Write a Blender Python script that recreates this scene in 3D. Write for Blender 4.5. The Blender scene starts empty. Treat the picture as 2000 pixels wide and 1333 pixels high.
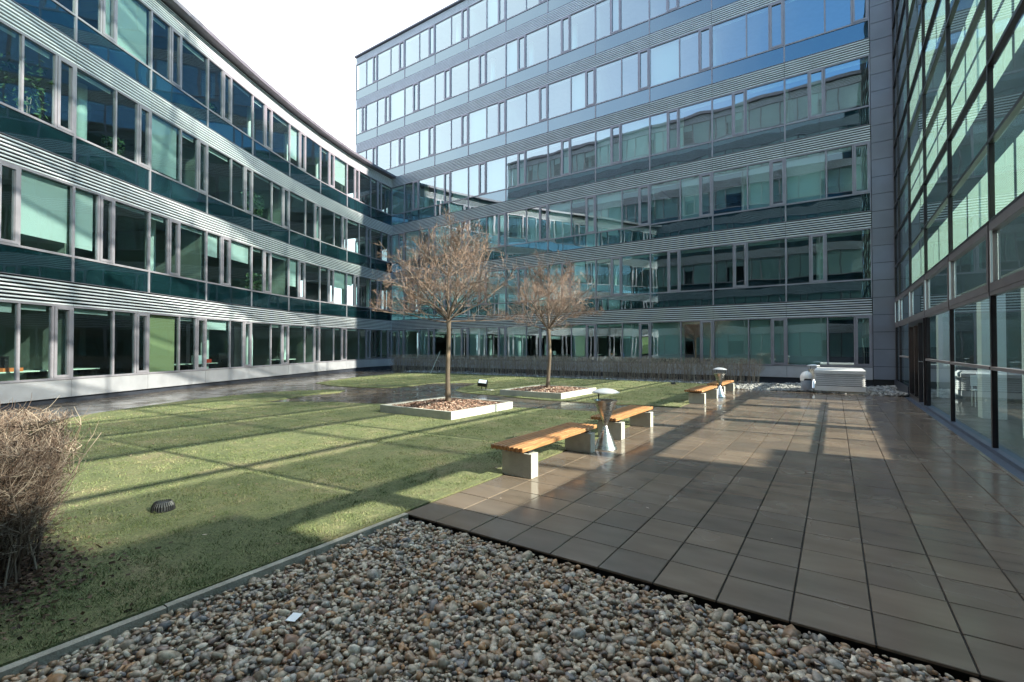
import bpy, math, random
import numpy as np
from mathutils import Vector, Matrix
random.seed(7); rng = np.random.default_rng(7)
C = bpy.context.scene
COL = C.collection
R = math.radians

# ------------------------------------------------------------ camera, sky, sun
H = 1.6
cam = bpy.data.cameras.new('camera'); camo = bpy.data.objects.new('camera', cam); COL.objects.link(camo)
cam.sensor_width = 36; cam.lens = 925.63/2000*36; cam.clip_end = 2000; cam.clip_start = .05
camo.location = (0, 0, H)
yaw, pit, roll = R(34.268), R(.81), R(-.0216)
fwd = Vector((-math.sin(yaw)*math.cos(pit), math.cos(yaw)*math.cos(pit), math.sin(pit)))
rgt = Vector((math.cos(yaw), math.sin(yaw), 0)); upv = rgt.cross(fwd)
camo.matrix_world = Matrix(((rgt.x, upv.x, -fwd.x, 0), (rgt.y, upv.y, -fwd.y, 0), (rgt.z, upv.z, -fwd.z, H), (0, 0, 0, 1)))
C.camera = camo
C.render.resolution_x = 1024; C.render.resolution_y = 682

SUN_EL, SUN_AZ = 29.1, 5.0          # azimuth measured from +X towards +Y
sd = Vector((math.cos(R(SUN_EL))*math.cos(R(SUN_AZ)), math.cos(R(SUN_EL))*math.sin(R(SUN_AZ)), math.sin(R(SUN_EL))))
sun = bpy.data.lights.new('sun', 'SUN'); sun.energy = 5.0; sun.angle = R(.55); sun.color = (1, .90, .78)
suno = bpy.data.objects.new('sun', sun); COL.objects.link(suno)
suno.rotation_euler = sd.to_track_quat('Z', 'Y').to_euler(); suno.location = (20, 2, 40)

W = bpy.data.worlds.new('World'); C.world = W; W.use_nodes = True
nt = W.node_tree; nt.nodes.clear()
def wn(t, **k):
    n = nt.nodes.new(t)
    for a, b in k.items(): setattr(n, a, b)
    return n
sky = wn('ShaderNodeTexSky', sky_type='NISHITA', sun_disc=False, sun_elevation=R(SUN_EL), sun_rotation=R(90-SUN_AZ), air_density=1.0, dust_density=.6, ozone_density=4.0)
bg = wn('ShaderNodeBackground'); out = wn('ShaderNodeOutputWorld'); bg.inputs[1].default_value = .093
tc = wn('ShaderNodeTexCoord'); sep = wn('ShaderNodeSeparateXYZ'); nt.links.new(tc.outputs['Generated'], sep.inputs[0])
# a bank of bright white cloud fills the western half of the sky, broken at its edge
noi = wn('ShaderNodeTexNoise'); noi.inputs['Scale'].default_value = 2.2; noi.inputs['Detail'].default_value = 6; noi.inputs['Roughness'].default_value = .6
nt.links.new(tc.outputs['Generated'], noi.inputs['Vector'])
m1 = wn('ShaderNodeMath', operation='MULTIPLY_ADD'); nt.links.new(noi.outputs[0], m1.inputs[0]); m1.inputs[1].default_value = .36; m1.inputs[2].default_value = -.18
my = wn('ShaderNodeMath', operation='MULTIPLY_ADD'); nt.links.new(sep.outputs['Y'], my.inputs[0]); my.inputs[1].default_value = -.35; nt.links.new(sep.outputs['X'], my.inputs[2])
m2 = wn('ShaderNodeMath', operation='ADD'); nt.links.new(my.outputs[0], m2.inputs[0]); nt.links.new(m1.outputs[0], m2.inputs[1])
mr = wn('ShaderNodeMapRange', interpolation_type='SMOOTHSTEP'); nt.links.new(m2.outputs[0], mr.inputs[0])
mr.inputs[1].default_value = .34; mr.inputs[2].default_value = -.50; mr.inputs[3].default_value = 0; mr.inputs[4].default_value = 1
mix = wn('ShaderNodeMix', data_type='RGBA'); nt.links.new(mr.outputs[0], mix.inputs[0])
gn = wn('ShaderNodeMix', data_type='RGBA', blend_type='MULTIPLY'); gn.inputs[0].default_value = 1; gn.inputs[7].default_value = (1.05, 1.45, 1.52, 1); nt.links.new(sky.outputs[0], gn.inputs[6]); nt.links.new(gn.outputs[2], mix.inputs[6]); mix.inputs[7].default_value = (7.8, 8.5, 8.9, 1)
nt.links.new(mix.outputs[2], bg.inputs[0]); nt.links.new(bg.outputs[0], out.inputs[0])

C.view_settings.view_transform = 'Standard'; C.view_settings.look = 'None'; C.view_settings.gamma = 1
C.view_settings.exposure = 1.9
try:
    C.cycles.transparent_max_bounces = 24; C.cycles.max_bounces = 10
except Exception: pass

# ------------------------------------------------------------ materials
def mat(name, base=(.5, .5, .5), rough=.5, metal=0, spec=.5):
    m = bpy.data.materials.new(name); m.use_nodes = True
    b = m.node_tree.nodes['Principled BSDF']
    b.inputs['Base Color'].default_value = (*base, 1); b.inputs['Roughness'].default_value = rough; b.inputs['Metallic'].default_value = metal
    b.inputs['Specular IOR Level'].default_value = spec
    return m, m.node_tree, b
def node(t, ty, **k):
    n = t.nodes.new(ty)
    for a, b in k.items():
        if a.startswith('i_'):
            key = a[2:]; key = int(key) if key.isdigit() else key.replace('_', ' ')
            n.inputs[key].default_value = b
        else: setattr(n, a, b)
    return n
def ramp(t, stops, interp='LINEAR'):
    r = t.nodes.new('ShaderNodeValToRGB'); e = r.color_ramp; e.interpolation = interp
    while len(e.elements) < len(stops): e.elements.new(.5)
    for i, (p, c) in enumerate(stops): e.elements[i].position = p; e.elements[i].color = (*c, 1)
    return r
def varied(name, c1, c2, rough=.6, scale=3, detail=6, metal=0, bump=0, bscale=40, r2=None, spec=.5, stretch=None):
    m, t, b = mat(name, c1, rough, metal, spec); L = t.links.new
    tc = node(t, 'ShaderNodeTexCoord'); n = node(t, 'ShaderNodeTexNoise', i_Scale=scale, i_Detail=detail, i_Roughness=.6)
    src = tc.outputs['Object']
    if stretch:
        mp = node(t, 'ShaderNodeMapping'); mp.inputs['Scale'].default_value = stretch; L(src, mp.inputs[0]); src = mp.outputs[0]
    L(src, n.inputs['Vector'])
    r = ramp(t, [(.3, c1), (.7, c2)]); L(n.outputs[0], r.inputs[0]); L(r.outputs[0], b.inputs['Base Color'])
    if r2 is not None:
        q = node(t, 'ShaderNodeMapRange', i_3=rough, i_4=r2); q.inputs[1].default_value = .3; q.inputs[2].default_value = .7; L(n.outputs[0], q.inputs[0]); L(q.outputs[0], b.inputs['Roughness'])
    if bump:
        n2 = node(t, 'ShaderNodeTexNoise', i_Scale=bscale, i_Detail=4); L(src, n2.inputs['Vector'])
        bp = node(t, 'ShaderNodeBump', i_Strength=bump, i_Distance=.02); L(n2.outputs[0], bp.inputs['Height']); L(bp.outputs[0], b.inputs['Normal'])
    return m
def glass(name, tint, ior=1.9, rough=.0, wav=.25, wscale=.55, absorb=1.0):
    m = bpy.data.materials.new(name); m.use_nodes = True; t = m.node_tree; t.nodes.clear(); L = t.links.new
    o = node(t, 'ShaderNodeOutputMaterial'); tr = node(t, 'ShaderNodeBsdfTransparent'); tr.inputs[0].default_value = (*tint, 1)
    gl = node(t, 'ShaderNodeBsdfGlossy', i_Roughness=rough); gl.inputs[0].default_value = (.82, .95, 1.0, 1)
    fr = node(t, 'ShaderNodeFresnel', i_IOR=ior); ge = node(t, 'ShaderNodeNewGeometry'); iq = node(t, 'ShaderNodeMapRange'); iq.inputs[3].default_value = ior; iq.inputs[4].default_value = 1/ior; L(ge.outputs['Backfacing'], iq.inputs[0]); L(iq.outputs[0], fr.inputs[0]); mx = node(t, 'ShaderNodeMixShader')
    tc = node(t, 'ShaderNodeTexCoord'); n = node(t, 'ShaderNodeTexNoise', i_Scale=wscale, i_Detail=1.5); L(tc.outputs['Object'], n.inputs['Vector'])
    bp = node(t, 'ShaderNodeBump', i_Strength=wav, i_Distance=.03); L(n.outputs[0], bp.inputs['Height']); L(bp.outputs[0], gl.inputs['Normal'])
    L(fr.outputs[0], mx.inputs[0]); L(tr.outputs[0], mx.inputs[1]); L(gl.outputs[0], mx.inputs[2]); L(mx.outputs[0], o.inputs[0])
    return m
M = {}
M['metal'] = varied('grey_aluminium', (.42, .41, .45), (.50, .49, .53), .38, 2.0, metal=.55, r2=.5)
M['frame'] = varied('mauve_grey_frame', (.22, .205, .235), (.27, .25, .285), .4, 3.0, metal=.35, r2=.5)
M['slat'] = varied('louvre_aluminium', (.58, .60, .645), (.70, .72, .765), .36, 1.5, metal=.2, r2=.5)
M['black'] = mat('black_recess', (.008, .009, .011), .6)[0]
M['plinth'] = varied('plinth_dark', (.018, .02, .03), (.03, .033, .045), .5, 3)
M['panel'] = varied('grey_cladding_panel', (.15, .155, .185), (.185, .19, .225), .42, .8, metal=.3, r2=.5)
M['coping'] = varied('coping_dark', (.13, .12, .145), (.17, .16, .185), .45, 2, metal=.3)
M['glass'] = glass('window_glass', (.60, .735, .725), 2.05, wav=.30)
M['glass_coated'] = glass('coated_window_glass', (.62, .80, .76), 3.7, wav=.17)
M['glass_hall'] = glass('hall_glass', (.82, .91, .865), 1.6, wav=.10)
M['spandrel'] = varied('spandrel_glass', (.003, .012, .015), (.004, .017, .020), .02, .4, spec=.9)
tt = M['spandrel'].node_tree; bb = tt.nodes['Principled BSDF']; bb.inputs['IOR'].default_value = 2.8; bb.inputs['Specular IOR Level'].default_value = .5; bb.inputs['Specular Tint'].default_value = (.72, .90, 1, 1)
nn = node(tt, 'ShaderNodeTexNoise', i_Scale=.6, i_Detail=1.5); tcc = node(tt, 'ShaderNodeTexCoord'); tt.links.new(tcc.outputs['Object'], nn.inputs['Vector'])
bpp = node(tt, 'ShaderNodeBump', i_Strength=.25, i_Distance=.03); tt.links.new(nn.outputs[0], bpp.inputs['Height']); tt.links.new(bpp.outputs[0], bb.inputs['Normal'])
M['hallframe'] = varied('bronze_black_frame', (.030, .024, .026), (.05, .042, .044), .33, 2, metal=.5)
M['opening'] = varied('brown_grey_opening_frame', (.17, .145, .15), (.22, .19, .195), .35, 2, metal=.4)
M['slab'] = varied('interior_slab', (.20, .21, .20), (.25, .26, .25), .8)
M['room'] = varied('interior_wall', (.15, .17, .145), (.28, .31, .26), .8, .35)
M['room2'] = varied('interior_wall_pale', (.62, .66, .56), (.72, .74, .62), .8, .5)
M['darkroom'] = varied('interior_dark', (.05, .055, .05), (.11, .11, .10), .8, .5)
M['column'] = mat('white_column', (.72, .76, .72), .7)[0]
M['carpet'] = mat('office_floor', (.07, .075, .08), .8)[0]
def cloth(name, col, tra, stripe=0):
    m = bpy.data.materials.new(name); m.use_nodes = True; t = m.node_tree; t.nodes.clear(); L = t.links.new
    o = node(t, 'ShaderNodeOutputMaterial'); d = node(t, 'ShaderNodeBsdfDiffuse'); d.inputs[0].default_value = (*col, 1)
    tl = node(t, 'ShaderNodeBsdfTranslucent'); tl.inputs[0].default_value = (*col, 1); tr = node(t, 'ShaderNodeBsdfTransparent')
    a = node(t, 'ShaderNodeMixShader'); a.inputs[0].default_value = .55; L(d.outputs[0], a.inputs[1]); L(tl.outputs[0], a.inputs[2])
    b = node(t, 'ShaderNodeMixShader'); b.inputs[0].default_value = tra; L(a.outputs[0], b.inputs[1]); L(tr.outputs[0], b.inputs[2]); L(b.outputs[0], o.inputs[0])
    if stripe:
        tc = node(t, 'ShaderNodeTexCoord'); w = node(t, 'ShaderNodeTexWave', wave_type='BANDS', bands_direction='Z'); w.inputs['Scale'].default_value = stripe
        L(tc.outputs['Object'], w.inputs[0]); q = node(t, 'ShaderNodeMapRange'); q.inputs[3].default_value = tra-.25; q.inputs[4].default_value = min(1, tra+.25); L(w.outputs[0], q.inputs[0]); L(q.outputs[0], b.inputs[0])
    return m
M['blind'] = cloth('roller_blind', (.80, .83, .82), .02)
M['curtain'] = cloth('cream_curtain', (.72, .70, .42), .0)
M['screen'] = cloth('hall_screen', (.40, .56, .48), .60, 12)
M['film'] = cloth('door_film', (.32, .27, .25), .25)
M['concrete'] = varied('bench_concrete', (.33, .32, .29), (.44, .42, .38), .75, 9, bump=.35, bscale=60)
M['pconcrete'] = varied('planter_concrete', (.36, .34, .30), (.50, .48, .43), .75, 5, bump=.3, bscale=50)
M['kerb'] = varied('kerb_concrete', (.22, .20, .165), (.38, .345, .29), .85, 8, bump=.4, bscale=70)
M['steel'] = varied('brushed_steel', (.50, .49, .48), (.62, .61, .60), .22, 2, metal=1, r2=.34, stretch=(1, 1, 12))
M['blackmetal'] = mat('black_metal', (.015, .015, .017), .45)[0]
M['vent'] = varied('vent_housing_paint', (.56, .54, .55), (.64, .62, .63), .5, 3)
M['bin'] = varied('bin_grey', (.20, .21, .25), (.25, .26, .30), .5, 5)
M['bag'] = varied('white_bag', (.72, .66, .64), (.86, .80, .78), .55, 5, bump=.9, bscale=9)
M['wood'] = varied('bench_wood', (.21, .095, .04), (.46, .215, .085), .38, 5, stretch=(8, .8, 8), bump=.15, bscale=30, r2=.55)
M['bark'] = varied('trunk_bark', (.15, .105, .075), (.27, .20, .15), .85, 14, bump=.6, bscale=50, stretch=(1, 1, .3))
M['limb'] = varied('limb_bark', (.12, .085, .07), (.24, .175, .14), .85, 6)
def grassmat(name, stops, rough):
    m, t, b = mat(name, (.1, .1, .05), rough, 0, .2); L = t.links.new
    g = node(t, 'ShaderNodeNewGeometry'); r = ramp(t, stops); tc = node(t, 'ShaderNodeTexCoord'); n = node(t, 'ShaderNodeTexNoise', i_Scale=1.3, i_Detail=8, i_Roughness=.7); L(tc.outputs['Object'], n.inputs[0])
    n8 = node(t, 'ShaderNodeTexNoise', i_Scale=11, i_Detail=4, i_Roughness=.7); L(tc.outputs['Object'], n8.inputs[0]); ad = node(t, 'ShaderNodeMath', operation='ADD'); L(n.outputs[0], ad.inputs[0]); L(n8.outputs[0], ad.inputs[1])
    a = node(t, 'ShaderNodeMath', operation='MULTIPLY_ADD'); L(ad.outputs[0], a.inputs[0]); a.inputs[1].default_value = 2.0; a.inputs[2].default_value = -1.92
    c = node(t, 'ShaderNodeMath', operation='MULTIPLY_ADD'); L(g.outputs['Random Per Island'], c.inputs[0]); c.inputs[1].default_value = .62; L(a.outputs[0], c.inputs[2])
    L(c.outputs[0], r.inputs[0]); L(r.outputs[0], b.inputs['Base Color']); return m
def island(name, stops, rough=.6, noise=None, bump=0, spec=.5, rr=None):
    m, t, b = mat(name, (.5, .5, .5), rough, 0, spec); L = t.links.new
    g = node(t, 'ShaderNodeNewGeometry'); r = ramp(t, stops); L(g.outputs['Random Per Island'], r.inputs[0]); c = r.outputs[0]
    if noise:
        tc = node(t, 'ShaderNodeTexCoord'); n = node(t, 'ShaderNodeTexNoise', i_Scale=noise[0], i_Detail=5); L(tc.outputs['Object'], n.inputs['Vector'])
        q = ramp(t, [(.3, (noise[1],)*3), (.7, (noise[2],)*3)]); L(n.outputs[0], q.inputs[0])
        x = node(t, 'ShaderNodeMix', data_type='RGBA', blend_type='MULTIPLY'); x.inputs[0].default_value = 1; L(c, x.inputs[6]); L(q.outputs[0], x.inputs[7]); c = x.outputs[2]
        if bump:
            bp = node(t, 'ShaderNodeBump', i_Strength=bump, i_Distance=.01); L(n.outputs[0], bp.inputs['Height']); L(bp.outputs[0], b.inputs['Normal'])
    L(c, b.inputs['Base Color'])
    return m
M['twig'] = island('twigs', [(0, (.11, .062, .046)), (.5, (.22, .135, .10)), (1, (.36, .25, .20))], .8)
M['shrub'] = island('shrub_twigs', [(0, (.045, .026, .02)), (.4, (.12, .075, .055)), (.75, (.24, .175, .135)), (1, (.42, .34, .27))], .8)
M['hedgetwig'] = island('hedge_twigs', [(0, (.16, .11, .08)), (.5, (.28, .21, .16)), (1, (.48, .42, .35))], .8)
M['grass'] = grassmat('grass_blades', [(0, (.080, .105, .042)), (.4, (.135, .160, .066)), (.75, (.205, .20, .10)), (1, (.33, .27, .165))], .75)
M['mulch'] = island('bark_chips', [(0, (.12, .055, .035)), (.5, (.25, .14, .10)), (.85, (.38, .25, .19)), (1, (.58, .48, .40))], .8)
P_ST = [(p, (min(.8, q[0]*1.22), min(.8, q[1]*1.05), min(.8, q[2]*.88))) for p, q in [(0, (.20, .185, .165)), (.13, (.33, .30, .26)), (.24, (.085, .09, .11)), (.34, (.27, .19, .12)), (.44, (.46, .44, .40)), (.54, (.16, .13, .11)), (.62, (.36, .22, .12)), (.70, (.24, .24, .25)), (.8, (.55, .53, .50)), (.88, (.21, .12, .08)), (.95, (.14, .16, .20)), (1, (.62, .61, .59))]]
M['pebble'] = island('river_pebbles', P_ST, .42, (38, .50, 1.22), .35, .5)
M['gravel'] = island('light_gravel', [(0, (.10, .096, .092)), (.5, (.19, .183, .177)), (1, (.36, .345, .33))], .7)

# wet paving slabs
def paving(name, island_=True, base=((.128, .098, .076), (.172, .134, .105))):
    m, t, b = mat(name, base[0], .3); L = t.links.new
    tc = node(t, 'ShaderNodeTexCoord')
    n1 = node(t, 'ShaderNodeTexNoise', i_Scale=1.3, i_Detail=2, i_Roughness=.5); L(tc.outputs['Object'], n1.inputs['Vector'])
    mp = node(t, 'ShaderNodeMapping'); mp.inputs['Scale'].default_value = (1.2, 3.2, 1); L(tc.outputs['Object'], mp.inputs[0])
    n2 = node(t, 'ShaderNodeTexNoise', i_Scale=1.6, i_Detail=4); L(mp.outputs[0], n2.inputs['Vector'])
    n3 = node(t, 'ShaderNodeTexNoise', i_Scale=120, i_Detail=3); L(tc.outputs['Object'], n3.inputs['Vector'])
    r = ramp(t, [(.3, base[0]), (.7, base[1])]); L(n2.outputs[0], r.inputs[0]); c = r.outputs[0]
    if island_:
        g = node(t, 'ShaderNodeNewGeometry'); q = ramp(t, [(0, (.80, .80, .82)), (1, (1.12, 1.08, 1.04))]); L(g.outputs['Random Per Island'], q.inputs[0])
        x = node(t, 'ShaderNodeMix', data_type='RGBA', blend_type='MULTIPLY'); x.inputs[0].default_value = 1; L(c, x.inputs[6]); L(q.outputs[0], x.inputs[7]); c = x.outputs[2]
    else:
        br = node(t, 'ShaderNodeTexBrick'); br.offset = 0; br.inputs['Scale'].default_value = 1; br.inputs['Brick Width'].default_value = .404; br.inputs['Row Height'].default_value = .404
        br.inputs['Mortar Size'].default_value = .006; br.inputs['Color1'].default_value = (1, 1, 1, 1); br.inputs['Color2'].default_value = (.8, .8, .82, 1); br.inputs['Mortar'].default_value = (.25, .24, .23, 1)
        L(tc.outputs['Object'], br.inputs[0])
        x = node(t, 'ShaderNodeMix', data_type='RGBA', blend_type='MULTIPLY'); x.inputs[0].default_value = 1; L(c, x.inputs[6]); L(br.outputs[0], x.inputs[7]); c = x.outputs[2]
    L(c, b.inputs['Base Color'])
    q = node(t, 'ShaderNodeMapRange'); q.inputs[1].default_value = .42; q.inputs[2].default_value = .64; q.inputs[3].default_value = .10; q.inputs[4].default_value = .30
    L(n1.outputs[0], q.inputs[0]); L(q.outputs[0], b.inputs['Roughness'])
    a = node(t, 'ShaderNodeMath', operation='MULTIPLY_ADD'); L(n2.outputs[0], a.inputs[0]); a.inputs[1].default_value = .5; L(n3.outputs[0], a.inputs[2])
    bp = node(t, 'ShaderNodeBump', i_Strength=.05, i_Distance=.006); L(a.outputs[0], bp.inputs['Height']); L(bp.outputs[0], b.inputs['Normal'])
    return m
M['paving'] = paving('wet_terrace_slabs')
M['pathpave'] = paving('wet_path_slabs', False, ((.085, .066, .052), (.13, .104, .082)))
m, t, b = mat('lawn_turf', (.08, .1, .03), .9); L = t.links.new
tc = node(t, 'ShaderNodeTexCoord'); n1 = node(t, 'ShaderNodeTexNoise', i_Scale=1.3, i_Detail=8, i_Roughness=.7); n2 = node(t, 'ShaderNodeTexNoise', i_Scale=45, i_Detail=4, i_Roughness=.7)
L(tc.outputs['Object'], n1.inputs[0]); L(tc.outputs['Object'], n2.inputs[0])
r1 = ramp(t, [(.3, (.085, .105, .040)), (.5, (.14, .15, .065)), (.72, (.23, .185, .11))]); L(n1.outputs[0], r1.inputs[0])
r2 = ramp(t, [(.3, (.45, .45, .45)), (.7, (1.3, 1.3, 1.2))]); L(n2.outputs[0], r2.inputs[0])
x = node(t, 'ShaderNodeMix', data_type='RGBA', blend_type='MULTIPLY'); x.inputs[0].default_value = 1; L(r1.outputs[0], x.inputs[6]); L(r2.outputs[0], x.inputs[7]); L(x.outputs[2], b.inputs['Base Color'])
bp = node(t, 'ShaderNodeBump', i_Strength=.8, i_Distance=.03); L(n2.outputs[0], bp.inputs['Height']); L(bp.outputs[0], b.inputs['Normal'])
M['turf'] = m
M['soil'] = varied('dark_soil', (.03, .022, .017), (.07, .05, .038), .9, 12, bump=.6, bscale=60)
M['groundfar'] = varied('ground_far', (.10, .10, .095), (.15, .145, .14), .9, .5)
M['joint'] = mat('joint_black', (.010, .010, .011), .7)[0]
M['channel'] = varied('drain_channel', (.07, .085, .12), (.10, .115, .15), .4, 6, metal=.3)
M['halltile'] = mat('hall_floor', (.09, .09, .08), .3)[0]

# ------------------------------------------------------------ mesh helpers
class MB:
    def __init__(s): s.v = []; s.f = []; s.m = []; s.k = 0
    def face(s, pts, m=None):
        n = len(s.v); s.v += [tuple(p) for p in pts]; s.f.append(tuple(range(n, n+len(pts)))); s.m.append(s.k if m is None else m)
    def hexa(s, p):
        n = len(s.v); s.v += [tuple(q) for q in p]
        for a in ((0, 3, 2, 1), (4, 5, 6, 7), (0, 1, 5, 4), (1, 2, 6, 5), (2, 3, 7, 6), (3, 0, 4, 7)): s.f.append(tuple(n+i for i in a)); s.m.append(s.k)
    def box(s, a, b):
        x0, y0, z0 = a; x1, y1, z1 = b
        s.hexa([(x0, y0, z0), (x1, y0, z0), (x1, y1, z0), (x0, y1, z0), (x0, y0, z1), (x1, y0, z1), (x1, y1, z1), (x0, y1, z1)])
    def tube(s, pts, rad, n=6, cap=True):
        P = [Vector(p) for p in pts]; base = len(s.v); u = None
        for i, p in enumerate(P):
            d = (P[min(i+1, len(P)-1)]-P[max(i-1, 0)]).normalized()
            if u is None: u = d.orthogonal().normalized()
            u = (u-d*u.dot(d)); u = u.normalized() if u.length > 1e-6 else d.orthogonal().normalized()
            w = d.cross(u); r = rad[i] if hasattr(rad, '__len__') else rad
            for k in range(n):
                a = 2*math.pi*k/n; s.v.append(tuple(p+(u*math.cos(a)+w*math.sin(a))*r))
        for i in range(len(P)-1):
            for k in range(n):
                a = base+i*n+k; b = base+i*n+(k+1) % n; s.f.append((a, b, b+n, a+n)); s.m.append(s.k)
        if cap:
            s.f.append(tuple(base+k for k in range(n))[::-1]); s.m.append(s.k)
            q = base+(len(P)-1)*n; s.f.append(tuple(q+k for k in range(n))); s.m.append(s.k)
    def lathe(s, prof, c=(0, 0, 0), n=32):
        base = len(s.v)
        for r, z in prof:
            for k in range(n):
                a = 2*math.pi*k/n; s.v.append((c[0]+r*math.cos(a), c[1]+r*math.sin(a), c[2]+z))
        for i in range(len(prof)-1):
            for k in range(n):
                a = base+i*n+k; b = base+i*n+(k+1) % n; s.f.append((a, b, b+n, a+n)); s.m.append(s.k)
    def build(s, name, mats, parent=None, smooth=False, rel=None):
        off = rel if rel is not None else ((parent.matrix_basis.translation if parent and parent.parent is None else (0, 0, 0)))
        me = bpy.data.meshes.new(name)
        if not isinstance(mats, (list, tuple)): mats = [mats]
        v = np.array(s.v, dtype=np.float64)-np.array(tuple(off)); me.from_pydata([tuple(q) for q in v], [], s.f)
        for q in mats: me.materials.append(q)
        if len(mats) > 1: me.polygons.foreach_set('material_index', s.m)
        if smooth: me.polygons.foreach_set('use_smooth', [True]*len(s.f))
        me.update(); o = bpy.data.objects.new(name, me); COL.objects.link(o)
        if parent: o.parent = parent
        return o
def root_of(o):
    while o.parent: o = o.parent
    return o
def tag(o, label=None, cat=None, group=None, kind=None):
    if label: o['label'] = label
    if cat: o['category'] = cat
    if group: o['group'] = group
    if kind: o['kind'] = kind
    return o
def empty(name, loc, label=None, cat=None, group=None):
    o = bpy.data.objects.new(name, None); o.location = loc; o.empty_display_size = .2; COL.objects.link(o); o.matrix_basis = Matrix.Translation(loc)
    return tag(o, label, cat, group)
def npmesh(name, v, f, mats, smooth=False, kind=None, parent=None):
    """v (n,3), f (m,k) arrays"""
    me = bpy.data.meshes.new(name); k = f.shape[1]
    me.vertices.add(len(v)); me.vertices.foreach_set('co', v.astype(np.float32).ravel())
    me.loops.add(f.size); me.loops.foreach_set('vertex_index', f.astype(np.int32).ravel())
    me.polygons.add(len(f)); me.polygons.foreach_set('loop_start', np.arange(0, f.size, k, dtype=np.int32)); me.polygons.foreach_set('loop_total', np.full(len(f), k, dtype=np.int32))
    me.materials.append(mats); me.update(calc_edges=True); me.validate()
    if smooth: me.polygons.foreach_set('use_smooth', np.ones(len(me.polygons), dtype=bool))
    o = bpy.data.objects.new(name, me); COL.objects.link(o)
    if kind: o['kind'] = kind
    if parent: o.parent = parent
    return o
def inpoly(x, y, poly):
    r = np.zeros(len(x), bool); n = len(poly); j = n-1
    for i in range(n):
        xi, yi = poly[i]; xj, yj = poly[j]
        c = ((yi > y) != (yj > y)) & (x < (xj-xi)*(y-yi)/(yj-yi+1e-12)+xi); r ^= c; j = i
    return r

# ------------------------------------------------------------ ground
g = MB(); g.face([(-300, -300, -.12), (300, -300, -.12), (300, 300, -.12), (-300, 300, -.12)]); tag(g.build('ground', M['groundfar']), kind='structure')
# path sheet under the lawns
TX0, TX1, TY0, TY1 = -3.457, 1.85, 3.232, 19.95
def prism(name, poly, z0, z1, mt, kind=None):
    b = MB(); n = len(poly); top = [(x, y, z1) for x, y in poly]; b.face(top)
    for i in range(n):
        (x0, y0), (x1, y1) = poly[i], poly[(i+1) % n]; b.face([(x0, y0, z0), (x1, y0 if False else y1, z0), (x1, y1, z1), (x0, y0, z1)])
    o = b.build(name, mt)
    if kind: o['kind'] = kind
    return o
prism('path', [(-28.6, -5), (-3.47, -5), (-3.47, 24.3), (-28.6, 24.3)], -.1, -.004, M['pathpave'], 'structure')
front = [(-3.47, -4), (-3.47, 11.0), (-4.7, 11.0), (-5.9, 10.82), (-7.14, 10.43), (-8.9, 9.9), (-10.67, 8.99), (-12.3, 8.5), (-13.3, 7.9), (-13.77, 7.18), (-14.3, 8.4), (-14.75, 9.6), (-14.6, 10.5), (-15.2, 11.2), (-15.91, 10.94), (-16.6, 9.6), (-16.74, 8.67), (-16.35, 6.74), (-15.67, 5.3), (-14.88, 3.85), (-13.57, 2.47), (-12.6, 1.2), (-10.6, -4)]
far = [(-19.4, 12.7), (-17.5, 12.2), (-15.91, 12.34), (-14.7, 12.9), (-14.6, 14.0), (-15.0, 15.63), (-14.2, 16.5), (-13.13, 16.9), (-12.7, 15.6), (-12.34, 14.48), (-11.7, 13.4), (-10.87, 12.9), (-9.42, 12.8), (-7.37, 12.5), (-5.84, 12.62), (-3.47, 13.1), (-3.47, 21.9), (-5.66, 22.2), (-14.29, 22.2), (-20.75, 22.2), (-22.6, 20.5), (-21.45, 16.63)]
def lawn(name, poly):
    import mathutils
    from mathutils.geometry import delaunay_2d_cdt
    V = [Vector(p) for p in poly]; n = len(V)
    r = delaunay_2d_cdt(V, [(i, (i+1) % n) for i in range(n)], [], 1, 1e-4)
    vv = np.array([(p.x, p.y, .012) for p in r[0]]); ff = [tuple(f) for f in r[2]]
    me = bpy.data.meshes.new(name); b = MB()
    b.v = [tuple(p) for p in vv]; b.f = ff; b.m = [0]*len(ff)
    for i in range(n):
        (x0, y0), (x1, y1) = poly[i], poly[(i+1) % n]; b.face([(x0, y0, -.1), (x1, y1, -.1), (x1, y1, .012), (x0, y0, .012)])
    o = b.build(name, M['turf']); o['kind'] = 'structure'; return o
lawn('lawn', front); lawn('lawn', far)
# terrace: bed, slabs
b = MB(); b.box((TX0-.01, TY0+.03, -.11), (2.04, TY1+.02, -.018)); tag(b.build('terrace_bed', M['joint']), kind='structure')
b = MB(); S = .4037; nx = int((TX1-TX0)/S)+1; ny = int((TY1-TY0)/S)+1
for i in range(nx):
    for j in range(ny):
        x0 = TX0+i*S; y0 = TY0+j*S; x1 = min(x0+S-.009, TX1-.006); y1 = min(y0+S-.011, TY1)
        if x1-x0 < .03 or y1-y0 < .03: continue
        z = random.uniform(-.0012, .0012); c = .0035; n = len(b.v)
        b.v += [(x0, y0, -.016), (x1, y0, -.016), (x1, y1, -.016), (x0, y1, -.016), (x0, y0, z-c), (x1, y0, z-c), (x1, y1, z-c), (x0, y1, z-c), (x0+c, y0+c, z), (x1-c, y0+c, z), (x1-c, y1-c, z), (x0+c, y1-c, z)]
        for a in ((0, 1, 5, 4), (1, 2, 6, 5), (2, 3, 7, 6), (3, 0, 4, 7), (4, 5, 9, 8), (5, 6, 10, 9), (6, 7, 11, 10), (7, 4, 8, 11), (8, 9, 10, 11)): b.f.append(tuple(n+q for q in a)); b.m.append(0)
tag(b.build('terrace', M['paving']), kind='structure')
b = MB(); b.box((TX1, -5, -.1), (2.0, 19.95, -.006)); tag(b.build('drainage_channel', M['channel']), kind='structure')
b = MB()
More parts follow.
